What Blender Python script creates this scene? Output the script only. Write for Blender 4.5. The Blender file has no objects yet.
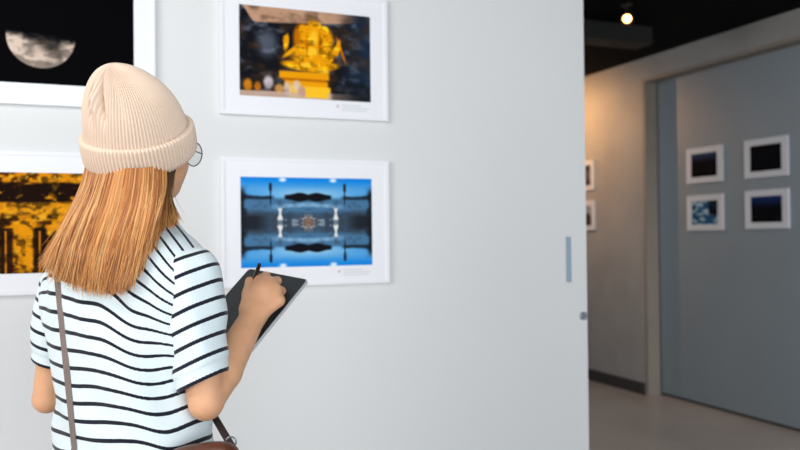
import bpy, math, random
import numpy as np
from mathutils import Vector, Matrix
random.seed(4); rng = np.random.default_rng(4)
COL = bpy.context.scene.collection
SC = bpy.context.scene

# ------------------------------------------------------------------ camera
F = 787.0; EYE = 1.32; YAW = math.radians(22); ROLL = math.radians(.6); PIT = math.atan(9 / F)
fw = np.array([0, math.cos(PIT), math.sin(PIT)]); rt = np.array([1., 0, 0]); up = np.array([0, -math.sin(PIT), math.cos(PIT)])
RV = math.cos(ROLL) * rt - math.sin(ROLL) * up
UV_ = math.sin(ROLL) * rt + math.cos(ROLL) * up
MW = np.array([[math.cos(YAW), math.sin(YAW), 0], [-math.sin(YAW), math.cos(YAW), 0], [0, 0, 1]])
# the visitor is modelled in a frame turned 22 degrees (a sideways, b away, z up); W() brings it into the room
def W(p): return np.asarray(p, float) @ MW.T
def P(px, py, b):
    d = fw + (px - 400) / F * RV + (225 - py) / F * UV_
    return d * b / d[1] + np.array([0, 0, EYE])
cd = bpy.data.cameras.new('camera'); cam = bpy.data.objects.new('camera', cd); COL.objects.link(cam)
cd.sensor_width = 36; cd.lens = F * 36 / 800
m = np.stack([MW @ RV, MW @ UV_, -(MW @ fw)], 1)
M4 = Matrix.Identity(4)
for i in range(3):
    for j in range(3): M4[i][j] = m[i, j]
M4.translation = (0, 0, EYE)
cam.matrix_world = M4
cd.dof.use_dof = True; cd.dof.focus_distance = 1.47; cd.dof.aperture_fstop = 3.6
SC.camera = cam

# ------------------------------------------------------------------ materials
def lin(c): return tuple(((x / 255 + .055) / 1.055) ** 2.4 if x > 10 else x / 255 / 12.92 for x in c)
def mat(name, rgb=(128, 128, 128), rough=.5, metal=0, spec=.5, noise=0, nscale=8, bump=0, bscale=60, emit=0, sheen=0, sss=0, detail=4, stretch=None, rgb2=None):
    M = bpy.data.materials.new(name); M.use_nodes = True
    nt = M.node_tree; N = nt.nodes; L = nt.links; b = N['Principled BSDF']
    c = lin(rgb) + (1,)
    b.inputs['Base Color'].default_value = c; b.inputs['Roughness'].default_value = rough
    b.inputs['Metallic'].default_value = metal; b.inputs['Specular IOR Level'].default_value = spec
    if sheen: b.inputs['Sheen Weight'].default_value = sheen
    if sss:
        b.inputs['Subsurface Weight'].default_value = sss; b.inputs['Subsurface Radius'].default_value = (.012, .005, .003); b.inputs['Subsurface Scale'].default_value = 1
    if emit:
        b.inputs['Emission Color'].default_value = c; b.inputs['Emission Strength'].default_value = emit
    tc = N.new('ShaderNodeTexCoord'); co = tc.outputs['Object']
    if stretch:
        mp = N.new('ShaderNodeMapping'); mp.inputs['Scale'].default_value = stretch; L.new(co, mp.inputs[0]); co = mp.outputs[0]
    if noise or rgb2:
        n = N.new('ShaderNodeTexNoise'); n.inputs['Scale'].default_value = nscale; n.inputs['Detail'].default_value = detail; L.new(co, n.inputs['Vector'])
        mx = N.new('ShaderNodeMix'); mx.data_type = 'RGBA'
        c2 = lin(rgb2) + (1,) if rgb2 else tuple(x * (1 - noise) for x in c[:3]) + (1,)
        mr = N.new('ShaderNodeMapRange'); mr.inputs[1].default_value = .35; mr.inputs[2].default_value = .65
        L.new(n.outputs[0], mr.inputs[0]); L.new(mr.outputs[0], mx.inputs[0])
        mx.inputs[6].default_value = c; mx.inputs[7].default_value = c2; L.new(mx.outputs[2], b.inputs['Base Color'])
    if bump:
        n2 = N.new('ShaderNodeTexNoise'); n2.inputs['Scale'].default_value = bscale; n2.inputs['Detail'].default_value = 3; L.new(co, n2.inputs['Vector'])
        bp = N.new('ShaderNodeBump'); bp.inputs['Strength'].default_value = bump; bp.inputs['Distance'].default_value = .002
        L.new(n2.outputs[0], bp.inputs['Height']); L.new(bp.outputs[0], b.inputs['Normal'])
    return M
def attr_mat(name, rough=.5, spec=.3, attr='col', **k):
    M = mat(name, rough=rough, spec=spec, **k); nt = M.node_tree
    a = nt.nodes.new('ShaderNodeAttribute'); a.attribute_name = attr
    nt.links.new(a.outputs['Color'], nt.nodes['Principled BSDF'].inputs['Base Color'])
    return M
m_wall = mat('painted_partition', (222, 224, 225), .55, noise=.02, nscale=1.2, bump=.08, bscale=180)
m_white = mat('white_frame', (236, 238, 243), .45)
m_conc = mat('concrete_plaster', (164, 163, 160), .6, noise=.12, nscale=3.5, detail=6, bump=.15, bscale=30)
m_panel = mat('grey_sliding_panel', (138, 149, 156), .5, noise=.05, nscale=2)
m_reveal = mat('taupe_reveal', (148, 138, 126), .6, noise=.05)
m_ceil = mat('black_ceiling', (7, 9, 11), .9, spec=.1, noise=.3, nscale=3)
m_floor = mat('polished_floor', (178, 166, 156), .3, spec=.5, rgb2=(164, 152, 142), nscale=1.6, detail=6)
m_base = mat('dark_baseboard', (58, 56, 58), .5)
m_metal = mat('brushed_metal', (150, 158, 166), .32, metal=.9)
m_grey = mat('caption_ink', (205, 208, 214), .7)
m_red = mat('caption_mark', (214, 196, 196), .7)
m_print = attr_mat('photo_print', .6, .03)
m_black = mat('black_plastic', (14, 14, 15), .35)
m_lamp = mat('lamp_glass', (255, 176, 96), emit=14)

# ------------------------------------------------------------------ object helpers
def link(name, me, m=None, parent=None, smooth=False):
    o = bpy.data.objects.new(name, me); COL.objects.link(o)
    if m: me.materials.append(m)
    if parent: o.parent = parent
    if smooth: me.polygons.foreach_set('use_smooth', [True] * len(me.polygons))
    return o
def obj(name, V, Fc, m=None, parent=None, smooth=False, world=False):
    V = np.asarray(V, float)
    if world: V = W(V)
    if parent is not None: V = V - np.array(parent.get('_o', (0, 0, 0)))
    me = bpy.data.meshes.new(name)
    if isinstance(Fc, np.ndarray):
        n, k = Fc.shape
        me.vertices.add(len(V)); me.vertices.foreach_set('co', V.astype(np.float32).ravel())
        me.loops.add(n * k); me.loops.foreach_set('vertex_index', Fc.astype(np.int32).ravel())
        me.polygons.add(n); me.polygons.foreach_set('loop_start', np.arange(0, n * k, k, dtype=np.int32))
        me.update(calc_edges=True); me.validate()
    else:
        me.from_pydata([tuple(v) for v in V], [], Fc)
    me.update()
    return link(name, me, m, parent, smooth)
def thing(name, loc, label=None, cat=None, group=None):
    o = bpy.data.objects.new(name, None); COL.objects.link(o); o.location = loc; o.empty_display_size = .05
    if label: o['label'] = label; o['category'] = cat
    if group: o['group'] = group
    OFF[o.name] = np.array(loc, float)
    return o
OFF = {}
class G:                                    # collects simple shapes, world coordinates
    def __init__(s): s.v = []; s.f = []
    def box(s, lo, hi, bev=0):
        x0, y0, z0 = lo; x1, y1, z1 = hi; n = len(s.v)
        s.v += [(x0, y0, z0), (x1, y0, z0), (x1, y1, z0), (x0, y1, z0), (x0, y0, z1), (x1, y0, z1), (x1, y1, z1), (x0, y1, z1)]
        s.f += [tuple(n + i for i in q) for q in ((0, 3, 2, 1), (4, 5, 6, 7), (0, 1, 5, 4), (1, 2, 6, 5), (2, 3, 7, 6), (3, 0, 4, 7))]
        return s
    def tube(s, pts, r, k=12, cap=True, closed=False):
        pts = [np.asarray(p, float) for p in pts]; n0 = len(s.v); n = len(pts)
        rs = r if hasattr(r, '__len__') else [r] * n
        ref = None
        for i, p in enumerate(pts):
            if closed: t = pts[(i + 1) % n] - pts[i - 1]
            else: t = pts[min(i + 1, n - 1)] - pts[max(i - 1, 0)]
            t = t / (np.linalg.norm(t) + 1e-12)
            if ref is None: ref = np.array([0, 0, 1.]) if abs(t[2]) < .9 else np.array([1., 0, 0])
            u = np.cross(ref, t); u /= np.linalg.norm(u); v = np.cross(t, u); ref = v
            for j in range(k):
                a = 2 * math.pi * j / k
                s.v.append(tuple(p + rs[i] * (math.cos(a) * u + math.sin(a) * v)))
        for i in range(n if closed else n - 1):
            for j in range(k):
                a = n0 + i * k; b = n0 + ((i + 1) % n) * k
                s.f.append((a + j, a + (j + 1) % k, b + (j + 1) % k, b + j))
        if cap and not closed:
            s.f.append(tuple(n0 + j for j in reversed(range(k)))); s.f.append(tuple(n0 + (n - 1) * k + j for j in range(k)))
        return s
    def build(s, name, m, parent=None, smooth=False, world=False, bevel=0):
        V = np.array(s.v, float)
        if world: V = W(V)
        if parent is not None: V = V - OFF.get(parent.name, 0)
        me = bpy.data.meshes.new(name); me.from_pydata([tuple(v) for v in V], [], s.f); me.update()
        o = link(name, me, m, parent, smooth)
        OFF[o.name] = OFF.get(parent.name, np.zeros(3)) if parent is not None else np.zeros(3)
        if bevel:
            b = o.modifiers.new('bevel', 'BEVEL'); b.width = bevel; b.segments = 3
        return o
def struct(o): o['kind'] = 'structure'; return o

# ------------------------------------------------------------------ the rooms
YW = 2.6
struct(G().box((-5, -3, -.1), (4.6, 9.5, 0)).build('floor', m_floor))
struct(G().box((-5, -3, 2.717), (4.6, 9.5, 2.85)).build('ceiling', m_ceil))
wf = struct(G().box((-5, YW, 0), (1.842, YW + .09, 2.717)).build('wall_front', m_wall, bevel=.0015))
g = G(); cy, cz = (1.749, 1.214)              # recessed finger pull: rim and dish
g.box((1.7465, YW - .0015, 1.126), (1.7490, YW + .001, 1.302)); g.box((1.7660, YW - .0015, 1.126), (1.7685, YW + .001, 1.302))
g.box((1.7490, YW - .0015, 1.299), (1.7660, YW + .001, 1.302)); g.box((1.7490, YW - .0015, 1.126), (1.7660, YW + .001, 1.129))
pull = g.build('finger_pull', m_metal, wf)
G().box((1.7490, YW - .0006, 1.129), (1.7660, YW + .001, 1.299)).build('pull_recess', mat('pull_dish_metal', (160, 180, 196), .4, metal=.5), pull)  # flat pale blue-grey metal inside the rim
lk = G().tube([(1.822, YW + .001, .991), (1.822, YW - .004, .991), (1.822, YW - .006, .991)], [.0165, .0165, .014], 28).build('lock_cylinder', m_metal, wf, bevel=0)
G().box((1.8205, YW - .0066, .984), (1.8235, YW - .0058, .998)).build('keyhole', m_black, lk)

struct(G().box((4.2, 5.15, 0), (4.5, 9.5, 2.717)).build('wall_right', m_conc))
struct(G().box((4.2, 1.2, 2.548), (4.5, 5.15, 2.717)).build('trim_1', m_conc))
g = G().box((4.199, 5.118, 0), (4.32, 5.15, 2.548)).box((4.199, 1.2, 2.520), (4.32, 5.118, 2.548))
struct(g.build('trim_2', m_reveal))
struct(G().box((4.33, 1.2, .022), (4.44, 5.115, 2.519)).build('door_1', m_panel))
struct(G().box((4.345, 1.2, 0), (4.44, 5.13, .022)).build('trim_3', m_base))
struct(G().box((4.188, 5.155, 0), (4.2, 9.5, .098)).build('baseboard_right', m_base, bevel=.002))
struct(G().box((-5.1, -3, 0), (-5, 9.5, 2.717)).build('wall_left', m_wall))
struct(G().box((-5, 9.3, 0), (4.2, 9.5, 2.717)).build('wall_back', m_conc))
g = G().box((1.9, 4.32, 2.60), (3.62, 4.5, 2.717)); g.box((2.75, 4.25, 2.62), (2.79, 4.32, 2.717))
struct(g.build('trim_4', mat('dark_duct', (32, 31, 30), .7)))

# ------------------------------------------------------------------ framed photographs
def vnoise(u, v, s, seed):
    r = np.random.default_rng(seed); n = 64; T = r.random((n, n))
    x = u * s + 7; y = v * s + 3; xi = np.floor(x).astype(int); yi = np.floor(y).astype(int); fx = x - xi; fy = y - yi
    fx = fx * fx * (3 - 2 * fx); fy = fy * fy * (3 - 2 * fy)
    g_ = lambda a, b: T[a % n, b % n]
    return (g_(xi, yi) * (1 - fx) + g_(xi + 1, yi) * fx) * (1 - fy) + (g_(xi, yi + 1) * (1 - fx) + g_(xi + 1, yi + 1) * fx) * fy
def fbm(u, v, s, seed, o=4): return sum(vnoise(u, v, s * 2 ** i, seed + i) / 2 ** i for i in range(o)) / sum(1 / 2 ** i for i in range(o))
def ss(a, b, x): t = np.clip((x - a) / (b - a), 0, 1); return t * t * (3 - 2 * t)
def over(c, col, a): return c * (1 - a[..., None]) + np.array(col, float) * a[..., None]
def ell(u, v, cx, cy, rx, ry, soft=.15, ang=0):
    x = u - cx; y = (v - cy) / 1.52; c_, s_ = math.cos(ang), math.sin(ang)
    x, y = x * c_ + y * s_, -x * s_ + y * c_
    return 1 - ss(1 - soft, 1 + soft, np.sqrt((x / rx) ** 2 + (y / (ry / 1.52)) ** 2))
def rect(u, v, x0, y0, x1, y1, s=.006):
    return ss(x0 - s, x0 + s, u) * (1 - ss(x1 - s, x1 + s, u)) * ss(y0 - s, y0 + s, v) * (1 - ss(y1 - s, y1 + s, v))
def flat(u, col): return np.ones(u.shape + (3,)) * np.array(col, float)
def paint_moon(u, v):
    c = flat(u, (1, 1, 4)); x = (u * .457 - .193); y = v * .300 - .158
    r = np.sqrt(x * x + y * y); disc = 1 - ss(.093, .097, r)
    t = y - .21 * x; n = fbm(u, v, 9, 5)
    lit = ss(-.012, .014, t + (n - .5) * .05)
    tone = flat(u, (212, 192, 176)) * (1 - .35 * ss(.45, .62, fbm(u, v, 12, 9)))[..., None]
    for cx, cy, rr, k in ((.02, .03, .018, .6), (-.03, .045, .014, .35), (.045, .02, .022, .55), (0, .012, .02, .5), (.02, .075, .01, .25), (.05, .055, .012, .3)):
        tone = tone * (1 - k * np.exp(-((x - cx) ** 2 + (y - cy) ** 2) / rr ** 2))[..., None]
    return c * (1 - (disc * lit)[..., None]) + tone * (disc * lit)[..., None]
def paint_temple(u, v):
    n = fbm(u, v, 14, 21); n2 = fbm(u, v, 34, 33)
    c = flat(u, (70, 36, 8)); c = over(c, (222, 142, 14), ss(.38, .6, n)); c = over(c, (250, 190, 50), ss(.58, .7, n2) * .7)
    c = over(c, (28, 14, 8), rect(u, v, -1, .10, 2, .30, .02) * ss(.3, .55, fbm(u, v, 20, 40) + .12))
    c = over(c, (228, 150, 20), rect(u, v, -1, .30, 2, .42, .02) * .85)
    sc = .36 + .035 * np.abs(np.sin(u * 46))
    c = over(c, (240, 170, 30), (1 - ss(.0, .03, np.abs(v - sc))) * .7)
    for k in range(5): c = over(c, (232, 150, 14), rect(u, v, .08 + k * .2, .42, .16 + k * .2, 1.1, .01) * (.6 + .4 * n))
    for k in range(5):
        c = over(c, (30, 14, 8), rect(u, v, .17 + k * .2, .55, .25 + k * .2, 1.1, .01) * .9)
        c = over(c, (226, 140, 20), rect(u, v, .203 + k * .2, .58, .213 + k * .2, 1.1, .004) * .9)
    return over(c, (24, 14, 8), ss(.55, .7, fbm(u, v, 16, 61)) * .6)
def paint_statue(u, v):
    n = fbm(u, v, 16, 3); c = flat(u, (18, 20, 26)) + (ss(.45, .75, n) * 70)[..., None] * np.array((.85, .9, 1.))
    c = over(c, (38, 66, 98), ss(.68, 1.0, u) * ss(0, .4, n) * .55)
    c = over(c, (120, 130, 150), ell(u, v, .2, .40, .07, .14, .7) * .6)
    ro = ss(.0, .03, .20 * (1 - u) ** .3 * ss(.0, .12, u) - v + .10 * np.abs(u - .45) ** 2 * 0 + .0)
    c = over(c, (206, 160, 128), ro * (1 - ss(.7, .95, u)) * .9)
    c = over(c, (60, 36, 20), rect(u, v, .30, .5, .72, .95, .04) * .6)
    gold = (240, 160, 8); br = (255, 198, 40); dk = (196, 108, 2)
    c = over(c, (64, 44, 30), ss(.45, .7, fbm(u, v, 9, 55)) * .55)
    for cx, cy, rx, ry, an, q in ((.555, .24, .075, .13, 0, gold), (.545, .38, .13, .20, 0, gold), (.63, .33, .075, .15, 0, gold), (.46, .30, .06, .14, 0, dk),
        (.54, .54, .15, .16, 0, gold), (.345, .38, .018, .10, .15, gold), (.385, .47, .016, .13, .9, gold), (.44, .50, .02, .10, -.5, gold), (.70, .48, .020, .15, .5, gold), (.765, .42, .010, .16, -.35, dk), (.74, .40, .018, .10, .2, gold), (.47, .22, .03, .06, 0, gold), (.64, .22, .03, .06, 0, gold), (.50, .32, .05, .12, 0, gold),
        (.42, .63, .11, .045, .1, gold), (.60, .63, .14, .05, -.1, gold), (.50, .62, .05, .03, 0, br), (.53, .46, .05, .05, 0, br), (.62, .68, .05, .03, 0, br), (.34, .35, .02, .05, 0, gold)):
        c = over(c, q, ell(u, v, cx, cy, rx, ry, .3, an))
    c = over(c, dk, ell(u, v, .50, .38, .012, .10, .6)); c = over(c, dk, ell(u, v, .60, .36, .012, .12, .6)); c = over(c, br, ell(u, v, .555, .30, .03, .08, .6))
    gm = (c[..., 0] > 150) & (c[..., 2] < 70); c = np.where(gm[..., None], c * (1 - .30 * ss(.5, .72, fbm(u, v, 26, 91, 2)))[..., None] + np.array([30, 26, 10]) * ss(.62, .8, fbm(u, v, 22, 97, 2))[..., None] * 2, c)
    c = over(c, gold, rect(u, v, .29, .70, .67, .78, .01)); c = over(c, dk, rect(u, v, .31, .775, .65, .80, .008)); c = over(c, gold, rect(u, v, .33, .80, .66, .90, .01)); c = over(c, br, rect(u, v, .36, .86, .68, .995, .01))
    c = over(c, (206, 176, 160), ss(.0, .02, v - .93 + .02 * u) * (1 - ss(.70, .95, u)) * .9)
    for cx, cy, rx, ry, q in ((.06, .88, .03, .07, (230, 140, 20)), (.13, .89, .025, .05, (226, 130, 18)), (.21, .84, .035, .07, (214, 206, 212)), (.29, .90, .035, .05, (232, 170, 90)),
        (.35, .89, .03, .07, (214, 190, 180)), (.42, .86, .03, .06, (220, 200, 196)), (.46, .92, .03, .06, (196, 150, 140))):
        c = over(c, q, ell(u, v, cx, cy, rx, ry, .4) * (.6 + .5 * n))
    c = over(c, br, rect(u, v, .49, .88, .66, .985, .01)); c = over(c, (20, 22, 28), rect(u, v, .69, .8, 1.1, 1.1, .02) * .55)
    return np.clip(c, 0, 255)
def paint_lake(u, v):
    x = np.abs(u - .5) * 2; y = np.abs(v - .505) / .505                     # a mirrored night view
    dn = (v > .5)
    c = flat(u, (84, 164, 226)); c = over(c, (16, 132, 226), ss(.72, 1.0, y)); c = over(c, (150, 204, 238), (1 - ss(.0, .22, np.abs(y - .62))) * (1 - ss(.1, .9, x)) * .9)
    n = fbm(x, y, 14, 71)
    c = over(c, (72, 116, 154), (1 - ss(.50, .58, y)) * .95)
    c = over(c, (124, 172, 208), (1 - ss(.02, .07, np.abs(y - .40 + .1 * x))) * (1 - ss(.3, .7, x)))
    c = over(c, (54, 64, 76), (1 - ss(.14, .26, y + .12 * (n - .5) - .06 * x)) * .85)
    c = over(c, (60, 84, 108), ss(.45, .7, n) * (1 - ss(.45, .55, y)) * .6)
    hl = 1 - ss(.02, .05, np.abs(y - .565) - (.055 * np.exp(-((x - .13) / .12) ** 2) + .012) * (x < .36))   # island
    c = over(c, (18, 20, 26), hl * (1 - ss(.33, .38, x)))
    c = over(c, (26, 38, 50), (1 - ss(.0, .05, np.abs(y - .55) - .03 * n)) * ss(.48, .58, x) * .9)
    c = over(c, (24, 28, 36), ss(.88, .97, x + .12 * (n - .5)) * (1 - ss(.62, .86, y)) * .95)
    c = over(c, (30, 34, 42), ss(.55, .8, x) * (1 - ss(.1, .22, y)) * .85)
    c = over(c, (22, 30, 44), (1 - ss(.006, .014, np.abs(x - .565))) * (1 - ss(.86, .9, y)) * ss(.3, .5, y))
    c = over(c, (30, 40, 56), (1 - ss(.015, .03, np.abs(x - .565))) * ss(.68, .72, y) * (1 - ss(.84, .88, y)))
    c = over(c, (236, 234, 232), (1 - ss(.014, .04, np.abs(x - .425) - .012 * np.sin(y * 22))) * (1 - ss(.28, .36, y)) * ss(.03, .08, y))
    c = over(c, (206, 214, 220), (1 - ss(.0, .16, y)) * (1 - ss(.02, .05, np.abs(x - .425))) * .4)
    c = over(c, (190, 176, 166), ell(x, y, 0, 0, .13, .16, .5) * ss(.4, .6, fbm(x, y, 40, 90, 2)) * .9); c = over(c, (150, 90, 60), ell(x, y, 0, 0, .05, .08, .5) * .7)
    c = over(c, (150, 166, 180), rect(x, y, .14, .0, .36, .08, .03) * ss(.4, .6, n) * .8)
    c = over(c, (232, 244, 255), ell(x, y, .385, .95, .05, .045, .7))
    return np.clip(c, 0, 255)
def paint_dark(seed, a, b_, up_):
    def f(u, v):
        n = fbm(u, v, 8, seed); c = flat(u, (10, 12, 18)); c = over(c, a, ss(up_, 0, v) if up_ > 0 else ss(-up_, 1, v)); return over(c, b_, ss(.6, .8, n) * .35)
    return f
def paint_blossom(u, v):
    n = fbm(u, v, 7, 14); c = flat(u, (40, 92, 128)); c = over(c, (168, 200, 216), ss(.48, .62, n)); c = over(c, (16, 22, 32), ss(.62, .7, u) * (1 - ss(.5, .75, v))); return over(c, (20, 50, 70), ss(.55, .7, fbm(u, v, 9, 77)))
def paint_portrait(u, v):
    c = flat(u, (34, 32, 34)); c = over(c, (96, 92, 92), ell(u, v, .7, .5, .3, .35, .6)); return c
def paint_dusk(u, v):
    c = flat(u, (150, 158, 172)); c = over(c, (66, 52, 44), ss(.4, .62, v)); return over(c, (24, 20, 20), ss(.55, .7, fbm(u, v, 6, 8)) * .8)

def axes(plane):
    # maps (s along the wall to the viewer's right, t up, d out from the wall) into the room
    if plane == 'front': return lambda s, t, d: (s, YW - d, t)
    X = plane
    return lambda s, t, d: (X - d, -s, t)      # s grows towards the viewer's right = -Y
def framed(plane, s0, t0, w, h, pw, ph, paint, label, group, res=(230, 150), cap=True, mount=None):
    mount = mount or m_white
    A = axes(plane); base = np.array(A(s0 + w / 2, t0, 0)); th = .016
    r = thing('framed_photograph', base, label, 'framed photograph', group)
    def bx(g, a, b):
        p = np.array([A(*a), A(*b)]); g.box(tuple(p.min(0)), tuple(p.max(0)))
    mx = (w - pw) / 2; my = (h - ph) / 2
    g = G(); bx(g, (s0, t0, 0.0002), (s0 + w, t0 + h, th - .002)); g.build('backing_board', mount, r, bevel=.001)
    g = G(); e = .012; z0, z1 = th - .002, th + .001
    bx(g, (s0, t0, z0), (s0 + w, t0 + e, z1)); bx(g, (s0, t0 + h - e, z0), (s0 + w, t0 + h, z1)); bx(g, (s0, t0 + e, z0), (s0 + e, t0 + h - e, z1)); bx(g, (s0 + w - e, t0 + e, z0), (s0 + w, t0 + h - e, z1))
    g.build('frame', mount, r)
    nx, ny = res; uu, vv = np.meshgrid(np.linspace(0, 1, nx), np.linspace(0, 1, ny))
    x0 = s0 + mx; y1 = t0 + h - my
    V = np.array([A(x0 + a * pw, y1 - b * ph, th - .0015) for a, b in zip(uu.ravel(), vv.ravel())]) - base
    i = np.arange(nx * ny).reshape(ny, nx); Fc = np.stack([i[:-1, :-1], i[1:, :-1], i[1:, 1:], i[:-1, 1:]], -1).reshape(-1, 4)
    o = obj('print', V, Fc, m_print); o.parent = r
    rgb = paint(uu, vv).reshape(-1, 3) / 255; l = np.where(rgb > .04, ((np.clip(rgb, 0, 1) + .055) / 1.055) ** 2.4, rgb / 12.92)
    ca = o.data.color_attributes.new('col', 'FLOAT_COLOR', 'POINT'); ca.data.foreach_set('color', np.concatenate([l, np.ones((len(l), 1))], 1).astype(np.float32).ravel())
    if cap:
        c0 = x0 + pw * .735; g = G()
        for k, (a, b) in enumerate(((0, .70), (0, 1.), (0, .93))):
            bx(g, (c0 + .014, t0 + my - .0165 - k * .0085, th - .002), (c0 + .014 + .100 * b, t0 + my - .0135 - k * .0085, th - .0012))
        c = g.build('caption', m_grey, r)
        g = G().tube([A(c0, t0 + my - .020, th - .002), A(c0, t0 + my - .020, th - .0012)], .0055, 16); g.build('caption_mark', m_red, r)
    return r
FW, FH, PW, PH = .585, .427, .457, .300
g1 = 'large white-framed photographs on the pale partition'
framed('front', -.368, 1.718, FW, FH, PW, PH, paint_moon, 'large white-framed photograph of a half moon on black', g1)
framed('front', -.368, 1.151, FW, FH, PW, PH, paint_temple, 'large white-framed photograph of a golden temple facade, under the moon picture', g1)
framed('front', .418, 1.718, FW, FH, PW, PH, paint_statue, 'large white-framed photograph of a golden seated statue', g1)
framed('front', .418, 1.150, FW, FH, PW, PH, paint_lake, 'large white-framed photograph of a mirrored blue waterside scene', g1)
g2 = 'small white-framed photographs on the grey panel'
q = dict(w=.365, h=.266, pw=.262, ph=.178, res=(60, 40), cap=False, mount=mat('small_frame_dimmed', (214, 217, 222), .5))  # white mounts greyed: the dimmer light there is put into the colour
framed(4.33, -4.785, 1.681, paint=paint_dark(5, (52, 66, 96), (40, 44, 52), .5), label='small framed dark photo with dusk blue sky, above the pale blue blossom-like photo', group=g2, **q)
framed(4.33, -4.785, 1.323, paint=paint_blossom, label='small framed photo mottled in pale blue and white on grey panel', group=g2, **q)
framed(4.33, -4.212, 1.681, paint=paint_dark(9, (8, 8, 12), (12, 13, 18), .3), label='small framed almost black photo on grey panel', group=g2, **q)
framed(4.33, -4.212, 1.330, paint=paint_dark(15, (30, 52, 104), (70, 66, 54), .55), label='small framed photo of deep blue night sky, below the almost black photo', group=g2, **q)
g3 = 'small framed photographs on the concrete wall'
framed(4.2, -6.15, 1.693, paint=paint_portrait, label='small white-framed dark grey photo on concrete wall, upper of the two beside the partition edge', group=g3, **q)
framed(4.2, -6.15, 1.335, paint=paint_dusk, label='small white-framed photo with pale sky over brown, lower of the two beside the partition edge', group=g3, **q)

# ------------------------------------------------------------------ ceiling spotlights
def spot(loc, aim, power, label):
    r = thing('ceiling_spotlight', (loc[0], loc[1], 2.717), label, 'spotlight', 'ceiling spotlights')
    L = np.array(loc, float); d = np.array(aim, float) - L; d /= np.linalg.norm(d)
    G().tube([(loc[0], loc[1], 2.717), (loc[0], loc[1], 2.707)], .035, 20).build('ceiling_mount', m_black, r)
    G().tube([(loc[0], loc[1], 2.707), L - d * .03], .006, 10).build('stem', m_black, r)
    h = G().tube([L - d * .07, L - d * .065, L + d * .03], [.02, .032, .036], 24, cap=False); h.build('lamp_housing', m_black, r, smooth=True)
    G().tube([L + d * .015, L + d * .02], .024, 24).build('lamp_lens', m_lamp, r)
    ld = bpy.data.lights.new('spot_beam', 'SPOT'); ld.energy = power; ld.color = (1, .52, .22); ld.spot_size = math.radians(105); ld.spot_blend = 1; ld.shadow_soft_size = .03
    lo = bpy.data.objects.new('spot_beam', ld); COL.objects.link(lo); lo.parent = r
    lo.location = Vector(L + d * .04) - Vector(r.location); lo.rotation_euler = Vector(d).to_track_quat('-Z', 'Y').to_euler()
spot((3.10, 3.93, 2.63), (2.2, 2.5, 1.5), 12, 'small glowing black ceiling spotlight beyond the partition edge')
spot((3.45, 6.35, 2.55), (4.2, 5.95, 2.1), 60, 'black ceiling spotlight behind the partition, casting the orange glow on the concrete wall')

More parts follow.
